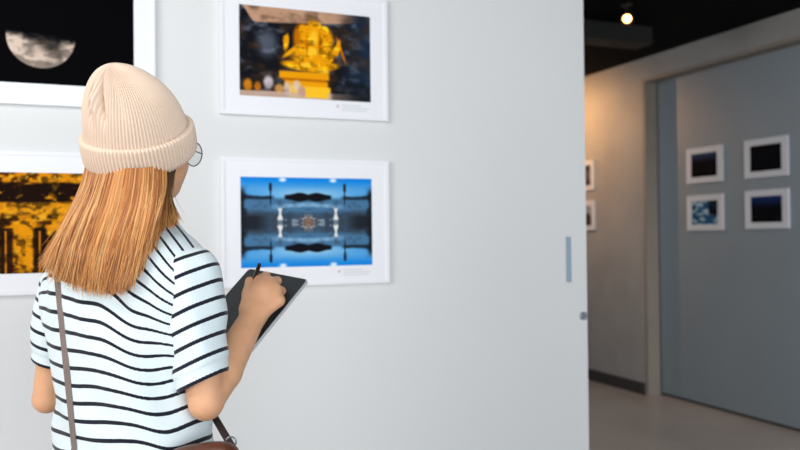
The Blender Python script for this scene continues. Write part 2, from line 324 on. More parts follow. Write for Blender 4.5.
# ------------------------------------------------------------------ SDF modelling kit (numpy)
class Field:
    def __init__(s, lo, hi, h):
        s.lo = np.array(lo, float); s.h = h; s.n = np.ceil((np.array(hi) - lo) / h).astype(int) + 1
        s.f = np.full(s.n, 1., np.float32)
    def box(s, lo, hi):
        a = np.clip(np.floor((np.array(lo) - s.lo) / s.h).astype(int), 0, s.n - 1); b = np.clip(np.ceil((np.array(hi) - s.lo) / s.h).astype(int) + 1, 1, s.n)
        sl = tuple(slice(i, j) for i, j in zip(a, b))
        g = [np.float32(s.lo[k] + s.h * np.arange(a[k], b[k])) for k in range(3)]
        return sl, g[0][:, None, None], g[1][None, :, None], g[2][None, None, :]
    def add(s, fn, lo, hi, k=.01):
        m_ = k + 4 * s.h; sl, x, y, z = s.box(np.array(lo) - m_, np.array(hi) + m_)
        d = fn(x, y, z); o = s.f[sl]
        hh = np.maximum(k - np.abs(o - d), 0) / max(k, 1e-6); s.f[sl] = np.minimum(o, d) - hh * hh * k * .25
    def sub(s, fn, lo, hi):
        sl, x, y, z = s.box(lo, hi); s.f[sl] = np.maximum(s.f[sl], -fn(x, y, z))
    def rc(s, a, b, r1, r2, k=.01):
        a = np.array(a, float); b = np.array(b, float); rm = max(r1, r2)
        s.add(lambda x, y, z: rcone(x, y, z, a, b, r1, r2), np.minimum(a, b) - rm, np.maximum(a, b) + rm, k)
    def el(s, c, r, R=None, k=.01):
        rm = max(r); c = np.array(c, float); s.add(lambda x, y, z: ellip(x, y, z, c, r, R), c - rm, c + rm, k)
    def mesh(s):
        f = s.f; I = f < 0; c = np.zeros(tuple(np.array(f.shape) - 1), np.uint8)
        for i in (0, 1):
            for j in (0, 1):
                for k in (0, 1): c += I[i:f.shape[0] - 1 + i, j:f.shape[1] - 1 + j, k:f.shape[2] - 1 + k]
        act = (c > 0) & (c < 8); idx = np.argwhere(act); N = len(idx)
        if N == 0: return np.zeros((0, 3)), np.zeros((0, 4), int)
        im = np.full(c.shape, -1, np.int32); im[act] = np.arange(N)
        acc = np.zeros((N, 3)); cnt = np.zeros(N); cs = [(i, j, k) for i in (0, 1) for j in (0, 1) for k in (0, 1)]
        val = {q: f[idx[:, 0] + q[0], idx[:, 1] + q[1], idx[:, 2] + q[2]] for q in cs}
        for p in cs:
            for ax in range(3):
                if p[ax] == 0:
                    q_ = list(p); q_[ax] = 1; q_ = tuple(q_); a, b = val[p], val[q_]; mk = (a < 0) != (b < 0)
                    t = np.where(mk, a / np.where(mk, a - b, 1), 0); w = np.array(p, float)[None] + np.eye(3)[ax][None] * t[:, None]
                    acc += w * mk[:, None]; cnt += mk
        V = (idx + acc / cnt[:, None]) * s.h + s.lo; Q = []
        for ax in range(3):
            o1, o2 = [(1, 2), (2, 0), (0, 1)][ax]
            sa = [slice(None)] * 3; sb = [slice(None)] * 3; sa[ax] = slice(0, -1); sb[ax] = slice(1, None)
            ch = I[tuple(sa)] != I[tuple(sb)]; e = np.argwhere(ch); e = e[(e[:, o1] > 0) & (e[:, o2] > 0) & (e[:, o1] < c.shape[o1]) & (e[:, o2] < c.shape[o2])]
            ins = I[e[:, 0], e[:, 1], e[:, 2]]; d1 = np.zeros(3, int); d1[o1] = 1; d2 = np.zeros(3, int); d2[o2] = 1
            g_ = lambda e_: im[e_[:, 0], e_[:, 1], e_[:, 2]]
            qd = np.stack([g_(e), g_(e - d1), g_(e - d1 - d2), g_(e - d2)], 1)
            qd[~ins] = qd[~ins][:, ::-1]; Q.append(qd)
        Q = np.concatenate(Q); return V, Q[(Q >= 0).all(1)]
def rcone(x, y, z, a, b, r1, r2):
    ba = b - a; l2 = float(ba @ ba) + 1e-9; px, py, pz = x - a[0], y - a[1], z - a[2]
    t = np.clip((px * ba[0] + py * ba[1] + pz * ba[2]) / l2, 0, 1)
    return (np.sqrt((px - ba[0] * t) ** 2 + (py - ba[1] * t) ** 2 + (pz - ba[2] * t) ** 2) - (r1 + (r2 - r1) * t)).astype(np.float32)
def ellip(x, y, z, c, r, R=None):
    px, py, pz = x - c[0], y - c[1], z - c[2]
    if R is not None: px, py, pz = [R[i][0] * px + R[i][1] * py + R[i][2] * pz for i in range(3)]
    k0 = np.sqrt((px / r[0]) ** 2 + (py / r[1]) ** 2 + (pz / r[2]) ** 2); k1 = np.sqrt((px / r[0] ** 2) ** 2 + (py / r[1] ** 2) ** 2 + (pz / r[2] ** 2) ** 2)
    return (k0 * (k0 - 1) / (k1 + 1e-6)).astype(np.float32)
def sm(V, Q, it=2, lam=.5):
    for _ in range(it):
        acc = np.zeros_like(V); cnt = np.zeros(len(V))
        for i in range(4):
            a = Q[:, i]; b = Q[:, (i + 1) % 4]
            for k in range(3): acc[:, k] += np.bincount(a, V[b, k], len(V)) + np.bincount(b, V[a, k], len(V))
            cnt += np.bincount(a, minlength=len(V)) + np.bincount(b, minlength=len(V))
        V = V + lam * (acc / np.maximum(cnt, 1)[:, None] - V)
    return V

# ------------------------------------------------------------------ the visitor
BY = math.radians(25); bR = np.array([math.cos(BY), -math.sin(BY), 0]); bF = np.array([math.sin(BY), math.cos(BY), 0])
HY = math.radians(34); hR = np.array([math.cos(HY), -math.sin(HY), 0]); hF = np.array([math.sin(HY), math.cos(HY), 0]); Z = np.array([0, 0, 1.])
TC = np.array([-.512, 1.485, 0.])                                     # torso axis
foot = W(TC); PO = thing('person', tuple(foot), 'woman seen from behind in a ribbed cream beanie and striped T-shirt, writing on a tablet', 'person')
skin = mat('skin', (224, 170, 132), .5, sss=.12, noise=.06, nscale=40, bump=.06, bscale=240, spec=.35)
def body_obj(name, V, Q, m_, parent=PO, smooth=True):
    Vw = W(V) - foot
    o = obj(name, Vw, Q, m_, None, smooth); o.parent = parent; OFF[o.name] = foot; return o

# columns: centre follows the spine, half widths by height
ZT = np.array([.70, .86, .94, 1.03, 1.12, 1.20, 1.26, 1.30, 1.335, 1.36])
RX = np.array([.165, .163, .152, .146, .152, .160, .160, .135, .085, .058])
RY = np.array([.120, .118, .108, .104, .107, .106, .092, .078, .062, .055])
CL = np.array([.012, .010, .008, .006, .004, .000, .000, .004, .012, .016])   # sideways drift of the spine
CF = np.array([0, 0, 0, .0, .0, .0, -.004, -.006, .0, .006])
def torso_fn(off=0., folds=False):
    def fn(x, y, z):
        l = (x - TC[0]) * bR[0] + (y - TC[1]) * bR[1]; f = (x - TC[0]) * bF[0] + (y - TC[1]) * bF[1]
        zz = z[0, 0] if z.ndim == 3 and z.shape[0] == 1 else z
        ip = lambda T: np.interp(zz, ZT, T).astype(np.float32).reshape(z.shape) if z.ndim != 3 or z.shape[0] == 1 else np.interp(z, ZT, T)
        rx = ip(RX) + off; ry = ip(RY) + off; l = l - ip(CL); f = f - ip(CF)
        ex = 2.3
        q = (np.abs(l / rx) ** ex + np.abs(f / ry) ** ex) ** (1 / ex)
        d = (q - 1) * np.minimum(rx, ry) * .95
        d = np.maximum(d, z - 1.365)
        if folds:
            back = np.clip(-f / .06, 0, 1)
            d = d + back * .0075 * np.exp(-((l - .116 + .30 * (z - 1.08)) / .020) ** 2) * sstep(z, .96, 1.02) * (1 - sstep(z, 1.18, 1.25))      # deep fold beside the sleeve
            d = d + .0028 * np.sin(l * 52 + z * 9 + 1) * np.sin(z * 17 - l * 10) + .0016 * np.sin(l * 130 + z * 20) * sstep(.45 + .5 * np.sin(z * 11), 0, 1)
            d = d + .0022 * np.sin(z * 62 + l * 40) * (1 - sstep(z, .95, 1.12))
        return d.astype(np.float32)
    return fn
def sstep(x, a, b):
    t = np.clip((x - a) / (b - a), 0, 1); return t * t * (3 - 2 * t)
SR = P(190, 278, 1.425); ER = P(206, 403, 1.400); WR = P(252.5, 318, 1.560)     # right shoulder, elbow, wrist
SL = P(66, 292, 1.555); EL = P(47, 399, 1.575)
HC = np.array([-.492, 1.488, 1.500])                                         # head centre
NB = TC + .012 * bR + np.array([0, .0, 1.325])

# tablet plane
A_ = P(249, 268, 1.756); B_ = P(308, 279, 1.636); ab = B_ - A_; C0 = P(251, 349, 1.536) - B_; C0 -= C0 @ ab / (ab @ ab) * ab; tabL = .215; bc = C0 / np.linalg.norm(C0) * tabL
tn = np.cross(ab, bc); tn /= np.linalg.norm(tn); tn *= np.sign(tn[2])
TP = lambda s, t, d=0: A_ + s * ab + t * bc + d * tn
WL = TP(-.36, 1.02, -.03)

Fd = Field((-.80, 1.27, .78), (-.12, 1.86, 1.63), .0027)
Fd.add(torso_fn(-.020), (-.70, 1.36, .80), (-.32, 1.62, 1.37), .03)
Fd.rc(NB + [0, 0, -.02], HC + [.0, -.012, -.06], .056, .052, .03)
Fd.rc(SL, NB - [.02, 0, .05], .034, .04, .03); Fd.rc(SR, NB + [.02, 0, -.05], .034, .04, .03)
# head
Rh = np.array([hR, hF, Z])
Fd.el(HC + .008 * Z - .012 * hF, (.074, .094, .090), Rh, .02)
Fd.el(HC + .030 * hF - .050 * Z, (.060, .062, .062), Rh, .025)
Fd.el(HC + .058 * hF - .088 * Z, (.026, .024, .018), Rh, .02)                 # chin
for s_ in (-1, 1): Fd.el(HC + .055 * hF - .040 * Z + s_ * .034 * hR, (.024, .022, .024), Rh, .02)
Fd.rc(HC + .088 * hF - .006 * Z, HC + .107 * hF - .040 * Z, .008, .010, .012)  # nose
for s_ in (-1, 1): Fd.el(HC + .098 * hF - .044 * Z + s_ * .010 * hR, (.008, .009, .007), Rh, .006)
Fd.el(HC + .088 * hF - .066 * Z, (.022, .010, .006), Rh, .004); Fd.el(HC + .087 * hF - .073 * Z, (.018, .010, .006), Rh, .004)
for s_ in (-1, 1): Fd.sub(lambda x, y, z, s_=s_: ellip(x, y, z, HC + .096 * hF - .010 * Z + s_ * .031 * hR, (.018, .012, .010), Rh), HC - .15, HC + .15)
for s_ in (-1, 1): Fd.el(HC - .002 * hF - .020 * Z + s_ * .078 * hR, (.009, .018, .030), Rh, .006)
# right arm
Fd.rc(SR, ER, .045, .0305, .02)
mid = ER + (WR - ER) * .34
Fd.rc(ER, mid, .029, .0345, .006); Fd.rc(mid, WR, .0345, .0250, .006)
def hand(wr, mcp, pip, dip, tip, th, r=(.0095, .0098, .0092, .0082), palm_n=None):
    for i in range(4):
        Fd.rc(wr + (mcp[i] - wr) * .12, mcp[i], .0165, .0118, .012)
        Fd.rc(mcp[i], pip[i], r[i] * 1.18, r[i] * 1.02, .006)
        Fd.rc(pip[i], dip[i], r[i] * 1.03, r[i] * .9, .002); Fd.rc(dip[i], tip[i], r[i] * .9, r[i] * .76, .002)
    Fd.el((wr + mcp[1] + mcp[2] + mcp[0]) / 4 * 1., (.026, .026, .026), None, .02)
    Fd.rc(wr, th[0], .017, .0165, .015); Fd.rc(th[0], th[1], .0165, .0115, .01); Fd.rc(th[1], th[2], .0112, .0098, .004); Fd.rc(th[2], th[3], .0098, .008, .003)
RJ = lambda ps, r_=.0085: [p + max(0, r_ + .0012 - (p - A_) @ tn) * tn for p in ps]
hand(WR, [P(260.5, 280, 1.622), P(269, 282.5, 1.612), P(275.5, 291, 1.598), P(279, 301, 1.583)],
     RJ([P(266, 276, 1.652), P(277, 281, 1.640), P(281.5, 291, 1.620), P(283, 302, 1.602)], .0110),
     RJ([P(258, 284, 1.668), P(270, 291, 1.652), P(274, 300, 1.631), P(276, 310, 1.602)], .0105),
     RJ([P(251, 292, 1.664), P(260, 297, 1.648), P(264, 303, 1.626), P(268, 311, 1.594)]),
     [P(248.5, 309, 1.575), P(247.5, 294, 1.602), P(250, 281.5, 1.630), P(252.5, 285, 1.655)])
# left arm
Fd.rc(SL, EL, .040, .0275, .02); midl = EL + (WL - EL) * .28
Fd.rc(EL, midl, .0265, .031, .005); Fd.rc(midl, WL, .032, .0245, .015)
tt = [.62, .73, .84, .95]
hand(WL, [TP(-.03, t, -.026) for t in tt], [TP(.16, t - .01, -.026) for t in tt], [TP(.28, t - .02, -.022) for t in tt], [TP(.38, t - .02, -.018) for t in tt],
     [TP(-.2, .85, -.018), TP(-.10, .72, .004), TP(.04, .66, .0175), TP(.16, .62, .0155)])
V, Q = Fd.mesh(); V = sm(V, Q, 2)
del Fd
body = body_obj('body', V, Q, skin)

# nails on the visible hand's thumb, eyes
eye_m = mat('eye_white', (236, 234, 230), .2); iris = mat('iris', (70, 44, 28), .2)
for s_ in (-1, 1):
    c = HC + .084 * hF - .010 * Z + s_ * .031 * hR; f = Field(c - .02, c + .02, .0015); f.el(c, (.012, .012, .012), None, 0); v, q_ = f.mesh(); e = body_obj('eye', v, q_, eye_m)
    f = Field(c - .02, c + .02, .001); f.el(c + .0095 * hF, (.0055, .0035, .0055), Rh, 0); v, q_ = f.mesh(); body_obj('iris', v, q_, iris, e)

f = Field(HC - .13, HC + .15, .0016)
f.el(HC + .0885 * hF - .066 * Z, (.0215, .0102, .0052), Rh, 0); f.el(HC + .0875 * hF - .0725 * Z, (.0185, .0102, .0052), Rh, .003)
v, q_ = f.mesh(); body_obj('lips', sm(v, q_, 1), q_, mat('lip_skin', (196, 118, 108), .4))
# ---- shirt
def stripe_mat():
    M = mat('striped_knit', (214, 228, 233), .85, sheen=.2, spec=.2); nt = M.node_tree; N = nt.nodes; L = nt.links; b = N['Principled BSDF']
    a = N.new('ShaderNodeAttribute'); a.attribute_name = 'stripe'
    cr = N.new('ShaderNodeMapRange'); cr.inputs[1].default_value = .42; cr.inputs[2].default_value = .58; L.new(a.outputs['Fac'], cr.inputs[0])
    mx = N.new('ShaderNodeMix'); mx.data_type = 'RGBA'; mx.inputs[6].default_value = lin((218, 231, 236)) + (1,); mx.inputs[7].default_value = lin((20, 24, 38)) + (1,)
    L.new(cr.outputs[0], mx.inputs[0]); L.new(mx.outputs[2], b.inputs['Base Color'])
    tc = N.new('ShaderNodeTexCoord'); mp = N.new('ShaderNodeMapping'); mp.inputs['Scale'].default_value = (1, 1, .35); L.new(tc.outputs['Object'], mp.inputs[0])
    n = N.new('ShaderNodeTexNoise'); n.inputs['Scale'].default_value = 420; L.new(mp.outputs[0], n.inputs['Vector'])
    bp = N.new('ShaderNodeBump'); bp.inputs['Strength'].default_value = .35; bp.inputs['Distance'].default_value = .0012; L.new(n.outputs[0], bp.inputs['Height']); L.new(bp.outputs[0], b.inputs['Normal'])
    return M
knit = stripe_mat()
def setstripe(o, s):
    a = o.data.attributes.new('stripe', 'FLOAT', 'POINT'); a.data.foreach_set('value', s.astype(np.float32))
def band(v, sp, w, ph=0.):            # smooth 0..1 membership of a stripe, for vertices; half way at the stripe's edge
    d = np.abs((v / sp + ph + .5) % 1 - .5) * sp
    return np.clip(.5 + (w / 2 - d) / .0026, 0, 1)
HEM = .905
Fs = Field((-.76, 1.30, .88), (-.26, 1.68, 1.40), .0024)
tf = torso_fn(.004, True)
Fs.add(tf, (-.72, 1.34, .80), (-.30, 1.64, 1.37), .0)
Fs.rc(SL + [.012, 0, -.004], NB + [-.015, 0, -.035], .052, .05, .05); Fs.rc(SR + [-.012, .004, -.002], NB + [.02, 0, -.030], .051, .048, .05)
Fs.rc(SR + [-.03, .03, -.05], SR + [-.035, .03, -.11], .055, .05, .05); Fs.rc(SL + [.035, -.02, -.05], SL + [.05, -.02, -.11], .05, .045, .05)
sl, x, y, z = Fs.box((-1, 1, 0), (0, 2, 2)); Fs.f = np.maximum(Fs.f, (HEM - z - .02 * (x + .5)).astype(np.float32))
Fs.sub(torso_fn(-.010), (-1, 1, .5), (0, 2, .96))
Fs.sub(lambda x, y, z: rcone(x, y, z, NB + [0, 0, .03], HC, .061, .06) , NB - [.1, .1, .02], NB + [.1, .1, .1])
SHF = Fs.f.copy(); SHB = (Fs.lo.copy(), Fs.h)
V, Q = Fs.mesh(); V = sm(V, Q, 2)
def torso_v(V):
    l = (V[:, 0] - TC[0]) * bR[0] + (V[:, 1] - TC[1]) * bR[1]; z = V[:, 2]
    g_ = 1 - sstep(-z, -1.28, -1.00)                                      # 1 near the shoulders
    lr = l - .01
    v = -z - g_ * (.12 * l + 0.92 * .014 * np.log1p(np.exp((l - .058) / .014)))
    f = (V[:, 0] - TC[0]) * bF[0] + (V[:, 1] - TC[1]) * bF[1]
    v = v - .9 * np.maximum(f + .080, 0) * (1 - sstep(-z, -1.29, -1.12))
    v = v - .016 * np.exp(-((l - .114 + .30 * (z - 1.08)) / .028) ** 2) * (1 - sstep(z, 1.17, 1.25))
    return v + .0012 * np.sin(l * 50 + z * 30)
setsp = .0300
shirt = body_obj('shirt', V, Q, knit); setstripe(shirt, band(torso_v(V), setsp, 0.0070, .25))
# ---- sleeves
def sleeve(S, E, top_r, hem_r, t_hem, tilt, sp, fields):
    ax = (E - S) / np.linalg.norm(E - S); L = np.linalg.norm(E - S) * t_hem
    nh = ax + tilt * np.array([1., 0, 0]); H = S + ax * L; k = 1 / (nh @ ax)
    f = Field(np.minimum(S, E) - .1, np.maximum(S, E) + .1, .0024)
    f.rc(S, H + ax * .05, top_r, hem_r, 0)
    for c in fields: f.rc(*c, .03)
    sl, x, y, z = f.box(f.lo - 1, f.lo + 2)
    u = (x - H[0]) * nh[0] + (y - H[1]) * nh[1] + (z - H[2]) * nh[2]
    w = (x - S[0]) + .3 * (y - S[1]); t = (z - S[2])
    f.f = f.f + (.0022 * np.sin(t * 70 + w * 40) * sstep(-t, .02, .08) + .0018 * np.sin(w * 95 + t * 25)).astype(np.float32) * (.4 + .6 * sstep(-u * k, .02, .05)).astype(np.float32)
    # gathered rib cuff: draws in a little
    f.f = f.f + (.0030 * (1 - sstep(-u * k, .020, .028))).astype(np.float32)
    inner = f.f + np.float32(.0055)
    f.f = np.maximum(f.f, u.astype(np.float32)); f.f = np.where(u * k > -.022, np.maximum(f.f, -inner), f.f)
    V, Q = f.mesh(); V = sm(V, Q, 2)
    o = body_obj('sleeve', V, Q, knit, shirt)
    v = -((V - H) @ nh) * k
    s = np.where(v < .0075, np.clip(.5 + (.0068 - v) / .002, 0, 1), 0) + np.where(v > .028, band(v - .0385, sp, 0.0070), 0)
    setstripe(o, np.clip(s, 0, 1)); return o
sleeve(SR, ER, .0545, .0480, .835, .30, .0300, [(SR + [-.012, .0, .0], SR + [-.006, 0, -.05], .051, .054)])
sleeve(SL, EL, .053, .0430, .66, -.10, .0290, [(SL + [.015, 0, .0], SL + [.005, 0, -.04], .048, .05)])
# ---- trousers and shoes (below the frame)
denim = mat('dark_trousers', (44, 50, 66), .8, noise=.2, nscale=60)
ft = Field((-.75, 1.25, .03), (-.25, 1.75, .97), .007)
ft.add(torso_fn(-.001), (-.72, 1.3, .82), (-.30, 1.66, .93), 0)
sl, x, y, z = ft.box((-1, 1, 0), (0, 2, 2)); ft.f = np.maximum(ft.f, (z - .93 + 0 * x + 0 * y).astype(np.float32)); ft.f = np.maximum(ft.f, (.80 - z + 0 * x + 0 * y).astype(np.float32))
for s_ in (-1, 1):
    hp = TC + s_ * .078 * bR + .84 * Z; kn = TC + s_ * .09 * bR + .47 * Z + .01 * bF; an = TC + s_ * .095 * bR + .10 * Z
    ft.rc(hp, kn, .088, .062, .04); ft.rc(kn, an, .062, .05, .02)
V, Q = ft.mesh(); body_obj('trousers', sm(V, Q, 2), Q, denim)
shoe_m = mat('white_shoes', (226, 224, 220), .5)
for s_ in (-1, 1):
    an = TC + s_ * .095 * bR; fs = Field(an - [.2, .2, 0], an + [.2, .25, .14], .005)
    fs.rc(an + .042 * Z - .03 * bF, an + .036 * Z + .12 * bF, .042, .036, .01); fs.rc(an + .04 * Z, an + .11 * Z, .04, .043, .02)
    sl, x, y, z = fs.box(fs.lo, fs.lo + 1); fs.f = np.maximum(fs.f, (.001 - z + 0 * x + 0 * y).astype(np.float32))
    V, Q = fs.mesh(); body_obj('shoe', sm(V, Q, 1), Q, shoe_m)

# ---- beanie
wool = mat('cream_wool', (223, 201, 182), .95, sheen=.08, spec=.1, bump=.3, bscale=500)
hn = np.array([-.01, -.56, 1.]); hn /= np.linalg.norm(hn); hu = np.array([1., 0, .05]); hu -= hu @ hn * hn; hu /= np.linalg.norm(hu); hv = np.cross(hn, hu)   # hv points away from camera
BC = P(142, 156, 1.492)
def ring_surf(rows, n, rad):          # rad(w, th, i) -> (r, w, shift u, shift v)
    th = np.linspace(0, 2 * math.pi, n, endpoint=False); V = []
    for i, w in enumerate(rows):
        r, ww, su, sv = rad(w, th, i)
        V.append(BC + np.outer(r * np.cos(th) + su, hu) + np.outer(r * 1.08 * np.sin(th) + sv, hv) + np.outer(ww + 0 * th, hn))
    V = np.concatenate(V); k = np.arange(n); Fc = []
    for i in range(len(rows) - 1): Fc.append(np.stack([i * n + k, i * n + (k + 1) % n, (i + 1) * n + (k + 1) % n, (i + 1) * n + k], 1))
    return V, np.concatenate(Fc)
NR = 92; nn = NR * 8
def rib(th, ph=0): return np.abs(np.sin(th * NR / 2 + ph)) ** .7
rows = np.concatenate([np.linspace(0, 1, 70)]); ht = .182
def crown(w, th, i):
    t = w; ww = .012 + (ht - .012) * (1 - (1 - t) ** 1.35) if False else .012 + (ht - .012) * math.sin(t * math.pi / 2) ** .9
    q_ = ww / ht; r0 = .0925 * max(1 - q_ ** 2.6, 0) ** .60
    r = r0 + (.0040 * rib(1.0 * th + .35 * q_ ** 2 * np.sin(th)) - .001) * min(1, r0 / .03)
    # gathers on the side towards the viewer (theta near -pi/2)
    for c, wd, dp in ((-2.28, .06, .034), (-1.90, .06, .036), (-2.08, .07, -.010), (-1.45, .10, .006), (-2.7, .1, .005)):
        r = r - dp * np.exp(-((th - 2 * math.pi - c + (q_ - .8) * .2) / wd) ** 2) * math.exp(-((q_ - .76) / .15) ** 2)
    # a soft ridge running to the right of the crown
    r = r + .006 * np.exp(-(((th - 2 * math.pi) + .35) / .35) ** 2) * math.exp(-((q_ - .75) / .2) ** 2)
    ww = ww + .006 * np.sin(th * 2 + 1) * q_ * (1 - q_)
    return r, ww, -.022 * q_ ** 3, -.006 * q_
V, Q = ring_surf(rows, nn, crown); bean = body_obj('beanie', V, Q, wool)
prof = [(.0875, .010), (.090, .0015), (.094, -.001), (.098, .001), (.1005, .006)] + [(.1012 + .0012 * math.sin(t * math.pi), .006 + .044 * t) for t in np.linspace(.05, 1, 14)] + [(.1000, .0535), (.096, .0555), (.092, .055), (.092, .050)]
def cuff(w, th, i):
    r, h_ = prof[i]; return r + (.0042 * rib(th) - .002) * (1 if 2 < i < len(prof) - 3 else .35), h_ + .0015 * np.sin(th * 3 + 1) - .0045 * np.cos(th - .3) * 0, 0, 0
V, Q = ring_surf(range(len(prof)), nn, cuff); body_obj('cuff', V, Q, wool, bean)

# ---- hair: a lofted under-layer plus many tapering locks
hair_m = attr_mat('golden_hair', .42, .45)
hair_m.node_tree.nodes['Principled BSDF'].inputs['Anisotropic'].default_value = .3
def bez(p, t):
    n = len(p) - 1; return sum(math.comb(n, i) * ((1 - t) ** (n - i) * t ** i)[:, None] * p[i][None] for i in range(n + 1))
def catmull(p, t):
    p = np.array(p); n = len(p) - 1; k = np.minimum((t * n).astype(int), n - 1); f = (t * n - k)[:, None]
    g_ = lambda i: p[np.clip(i, 0, n)]
    a, b, c, d = g_(k - 1), g_(k), g_(k + 1), g_(k + 2)
    return .5 * (2 * b + (c - a) * f + (2 * a - 5 * b + 4 * c - d) * f ** 2 + (3 * b - 3 * c + d - a) * f ** 3)
# guide locks from left round the back to the right: four points each (px, py, depth)
GD = [[(88, 150, 1.50), (84, 178, 1.50), (66, 222, 1.475), (43, 262, 1.455)],
      [(92, 158, 1.44), (86, 188, 1.425), (66, 234, 1.395), (52, 276, 1.40)],
      [(106, 164, 1.405), (96, 200, 1.385), (80, 245, 1.360), (74, 287, 1.365)],
      [(124, 168, 1.385), (116, 205, 1.372), (103, 250, 1.350), (96, 293, 1.350)],
      [(140, 168, 1.385), (136, 203, 1.372), (124, 248, 1.345), (115, 292, 1.340)],
      [(153, 166, 1.40), (151, 196, 1.385), (142, 240, 1.355), (129, 284, 1.340)],
      [(165, 160, 1.425), (165, 188, 1.410), (158, 214, 1.385), (140, 262, 1.352)],
      [(173, 156, 1.45), (168, 182, 1.440), (164, 204, 1.420), (160, 231, 1.380)],
      [(180, 152, 1.475), (172, 178, 1.470), (170, 199, 1.450), (177, 223, 1.405)]]
GP = np.array([[P(*q_) for q_ in g_] for g_ in GD])
def lock_guides(s):
    x = s * (len(GD) - 1); return np.stack([catmull(GP[:, j], np.array([s]))[0] for j in range(4)])
core = np.array([HC[0] + .0, HC[1] + .03, 0])
def inward(p, d):
    v = p[:, :2] - core[:2]; n = np.linalg.norm(v, axis=1)[:, None]; q_ = p.copy(); q_[:, :2] -= v / n * d; return q_
# under layer
ns, nt_ = 60, 30; outer = []; inner = []
for s in np.linspace(0, 1, ns):
    t = np.linspace(0, .97 if .1 < s else .9, nt_); c = catmull(lock_guides(s), t); outer.append(inward(c, .010)); inner.append(inward(c, .026))
V = np.concatenate([np.array(outer).reshape(-1, 3), np.array(inner).reshape(-1, 3)]); Q = []
N1 = ns * nt_
for i in range(ns - 1):
    for j in range(nt_ - 1):
        a = i * nt_ + j; Q += [(a, a + nt_, a + nt_ + 1, a + 1), (N1 + a, N1 + a + 1, N1 + a + nt_ + 1, N1 + a + nt_)]
for i in range(ns - 1):
    for a in (i * nt_, i * nt_ + nt_ - 1): Q.append((a, a + nt_, N1 + a + nt_, N1 + a))
for j in range(nt_ - 1):
    for a in (j, (ns - 1) * nt_ + j): Q.append((a, a + 1, N1 + a + 1, N1 + a))
HVs = [V]; HQs = [np.array(Q)]; HC_ = [np.tile(np.array([150, 92, 44]), (len(V), 1))]; base = len(V)
palette = np.array([(222, 164, 104), (206, 142, 80), (232, 182, 124), (178, 112, 58), (150, 90, 46), (242, 200, 146), (206, 136, 66)])
NT = 22
tau = np.linspace(0, 1, NT)
clumps = [(s, random.choice(range(7)), random.uniform(-.03, .05), random.uniform(-1, 1), random.uniform(-1, 1)) for s in np.linspace(0, 1, 64)]
palette = palette * np.array([.90, .86, .80])
for i in range(3600):
    cs, pc, dl, w1, w2 = random.choice(clumps) if random.random() < .97 else (random.random(), 0, 0, 0, 0)
    s = min(max(cs + random.gauss(0, .012), 0), 1); g_ = lock_guides(s)
    e = 1 + dl * 1.3 + random.uniform(-.12, .03) + (random.uniform(0, .03) if random.random() < .1 else 0)
    t = tau * min(e, 1.0); c = catmull(g_, t)
    if e > 1: c = c + (tau ** 4)[:, None] * (e - 1) * (g_[3] - g_[2])[None]
    dep = random.random() ** 1.5 * .013 - .002
    c = inward(c, dep)
    lat = np.array([hR[0], hR[1], 0]); wav = .0035 * np.sin(tau * 5 + w1 * 3) * w2 * tau + .0016 * np.sin(tau * 9 + i) * tau
    c = c + wav[:, None] * np.array([1, 0, 0])
    c = c + (tau ** 3)[:, None] * np.array([random.gauss(0, .0055), random.gauss(0, .004), random.gauss(0, .004)])
    if random.random() < .03: c = c + (tau ** 2)[:, None] * np.array([random.gauss(0, .012), random.gauss(-.004, .004), random.gauss(0, .004)]); rr = .0005
    else: rr = random.uniform(.0008, .0017)
    r = rr * (1 - tau ** 3 * .85)
    tg = np.gradient(c, axis=0); tg /= np.linalg.norm(tg, axis=1)[:, None]; u1 = np.cross(tg, [0, 1., 0]); u1 /= np.linalg.norm(u1, axis=1)[:, None]; u2 = np.cross(tg, u1)
    K = 4; ring = np.stack([c + (r * math.cos(2 * math.pi * k / K))[:, None] * u1 + (r * .7 * math.sin(2 * math.pi * k / K))[:, None] * u2 for k in range(K)], 1).reshape(-1, 3)
    HVs.append(ring); j = np.arange(NT - 1)[:, None] * K; k = np.arange(K)[None]
    HQs.append(np.stack([j + k, j + (k + 1) % K, j + K + (k + 1) % K, j + K + k], -1).reshape(-1, 4) + base); base += len(ring)
    col = palette[pc] * random.uniform(.86, 1.1) if random.random() < .75 else palette[random.randrange(7)]
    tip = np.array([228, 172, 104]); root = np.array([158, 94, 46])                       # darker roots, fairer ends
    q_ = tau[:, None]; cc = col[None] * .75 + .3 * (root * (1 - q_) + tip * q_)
    if s > .76: cc = cc * (1 - .6 * (1 - q_ ** 2))                                             # shade under the hat painted into the strands by the cheek
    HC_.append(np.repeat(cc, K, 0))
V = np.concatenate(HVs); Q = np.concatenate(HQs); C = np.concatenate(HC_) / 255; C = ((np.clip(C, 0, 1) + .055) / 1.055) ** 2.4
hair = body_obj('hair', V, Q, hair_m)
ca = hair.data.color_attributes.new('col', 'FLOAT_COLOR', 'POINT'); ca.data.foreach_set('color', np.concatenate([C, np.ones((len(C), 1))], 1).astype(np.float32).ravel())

# ------------------------------------------------------------------ what she wears and holds
def T(name, p, label, cat): return thing(name, tuple(W(p)), label, cat)
